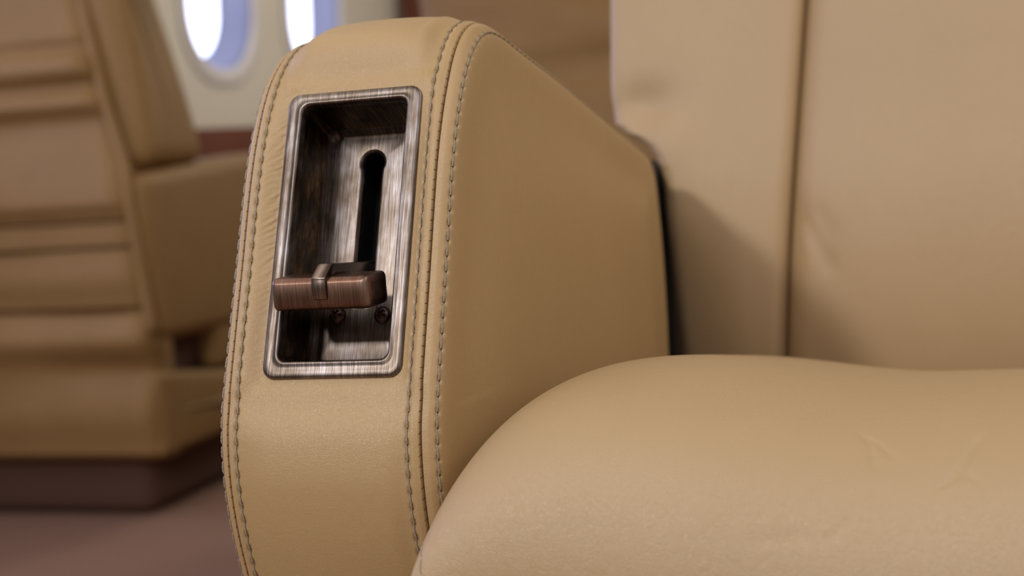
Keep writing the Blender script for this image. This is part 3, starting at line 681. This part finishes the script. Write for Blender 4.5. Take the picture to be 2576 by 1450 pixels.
def upper(x, z):
    r = smooth01((x+1.75)/0.4)
    return yr(z)-0.012+0.014*gs(z, 0.745, 0.010)*r+0.018*gs(z, 0.685, 0.012)*r+0.012*gs(z, 0.63, 0.03)-0.012*gs(z, 0.715, 0.02)*r-0.016*gs(z, 0.655, 0.016)+0.006*np.sin(z*30+x*3)
rear_panel('rear_shell', 0.475, 1.10, upper, 'wrinkled upper rear panel')
rear_panel('pocket_band', 0.435, 0.472, lambda x, z: yr(z)-0.010+0*x)
rear_panel('rear_pocket', 0.338, 0.433, lambda x, z: yr(z)-0.006-0.008*gs(z, 0.385, 0.03)+0.004*np.sin(x*20))
rear_panel('rear_skirt', 0.10, 0.336, lambda x, z: yr(z)-0.004-0.020*gs(z, 0.29, 0.03)+0.012*gs(z, 0.24, 0.025)*smooth01((x+1.5)/0.2)-0.010*gs(z, 0.17, 0.04))
# piping down the edge of the shell
def tube(name, P, r, mat, parent, k=8, label=None):
    P = np.asarray(P, float); T = np.gradient(P, axis=0); T /= np.linalg.norm(T, axis=1, keepdims=True); A = []
    for p, t in zip(P, T):
        a = np.cross(t, [0.3, 1, 0.2]); a /= np.linalg.norm(a); b = np.cross(t, a)
        A.append([p+r*(math.cos(x)*a+math.sin(x)*b) for x in np.linspace(0, 2*math.pi, k+1)[:-1]])
    V, F = grid(np.array(A), closev=True); n = len(V); F = F+[list(range(k)), list(range(n-k, n))[::-1]]
    return mesh(name, V, F, mat, parent, label=label)
zz = np.linspace(0.30, 1.08, 60)
for s in (1, -1):
    ex = edge_x(zz); X = ex+0.004 if s > 0 else -3.10-ex-0.004
    tube('piping', np.c_[X, yr(zz)+0.004, zz], 0.009, LEAB, S2)
# backrest body (side bolster seen right of the piping)
def wing(V):
    z = V[:, 2]; k = np.where(V[:, 0] > -1.55, 1, -1)
    ex = np.interp(z, [0.5, 0.55, 0.66, 0.81, 1.1], [0.0, 0.0, 0.02, 0.05, 0.11])
    V = V.copy(); V[:, 0] = V[:, 0]-k*ex*1.0; V[:, 1] = V[:, 1]+0.10*np.maximum(0, z-0.56)*(V[:, 1] < 2.12)+(-0.12)*(z-0.60)*(V[:, 1] > 2.12); return V
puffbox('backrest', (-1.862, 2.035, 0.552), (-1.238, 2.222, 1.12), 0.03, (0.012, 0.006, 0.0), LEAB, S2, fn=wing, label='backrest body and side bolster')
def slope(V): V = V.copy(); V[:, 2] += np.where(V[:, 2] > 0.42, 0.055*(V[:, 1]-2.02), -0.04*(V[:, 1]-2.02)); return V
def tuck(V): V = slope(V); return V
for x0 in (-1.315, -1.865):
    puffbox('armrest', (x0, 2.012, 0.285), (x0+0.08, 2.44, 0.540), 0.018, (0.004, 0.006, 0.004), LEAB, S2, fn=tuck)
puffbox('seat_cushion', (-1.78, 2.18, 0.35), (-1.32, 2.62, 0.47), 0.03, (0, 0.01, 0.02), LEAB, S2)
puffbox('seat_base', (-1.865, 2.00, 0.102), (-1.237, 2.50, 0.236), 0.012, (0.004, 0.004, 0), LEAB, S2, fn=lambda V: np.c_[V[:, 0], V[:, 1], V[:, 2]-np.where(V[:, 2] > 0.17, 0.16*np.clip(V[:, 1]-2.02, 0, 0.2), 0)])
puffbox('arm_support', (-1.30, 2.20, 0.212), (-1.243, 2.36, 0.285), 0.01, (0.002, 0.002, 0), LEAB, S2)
rbox('arm_hinge', (-1.32, 2.03, 0.21), (-1.275, 2.22, 0.30), 0.008, PLINTH, S2)
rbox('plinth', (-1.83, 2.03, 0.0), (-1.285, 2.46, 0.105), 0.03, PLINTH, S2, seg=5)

# ------------------------------------------------------------------ seat further back, facing the camera
S3 = empty('cabin_seat', (-0.66, 2.2, 0), 'blurred tan leather cabin seat farther back, between the armrest and the near backrest', 'seat')
def wr3(P):
    P = P.copy(); fr_ = P[:, 1] < 2.3
    P[:, 1] += 0.25*(P[:, 2]-0.6)
    P[:, 1] += fr_*(0.020*gs(P[:, 2], 0.655, 0.02)+0.010*np.sin(P[:, 2]*60+P[:, 0]*14)*smooth01((P[:, 2]-0.66)/0.05)-0.01*gs(P[:, 2], 0.70, 0.02))
    return P
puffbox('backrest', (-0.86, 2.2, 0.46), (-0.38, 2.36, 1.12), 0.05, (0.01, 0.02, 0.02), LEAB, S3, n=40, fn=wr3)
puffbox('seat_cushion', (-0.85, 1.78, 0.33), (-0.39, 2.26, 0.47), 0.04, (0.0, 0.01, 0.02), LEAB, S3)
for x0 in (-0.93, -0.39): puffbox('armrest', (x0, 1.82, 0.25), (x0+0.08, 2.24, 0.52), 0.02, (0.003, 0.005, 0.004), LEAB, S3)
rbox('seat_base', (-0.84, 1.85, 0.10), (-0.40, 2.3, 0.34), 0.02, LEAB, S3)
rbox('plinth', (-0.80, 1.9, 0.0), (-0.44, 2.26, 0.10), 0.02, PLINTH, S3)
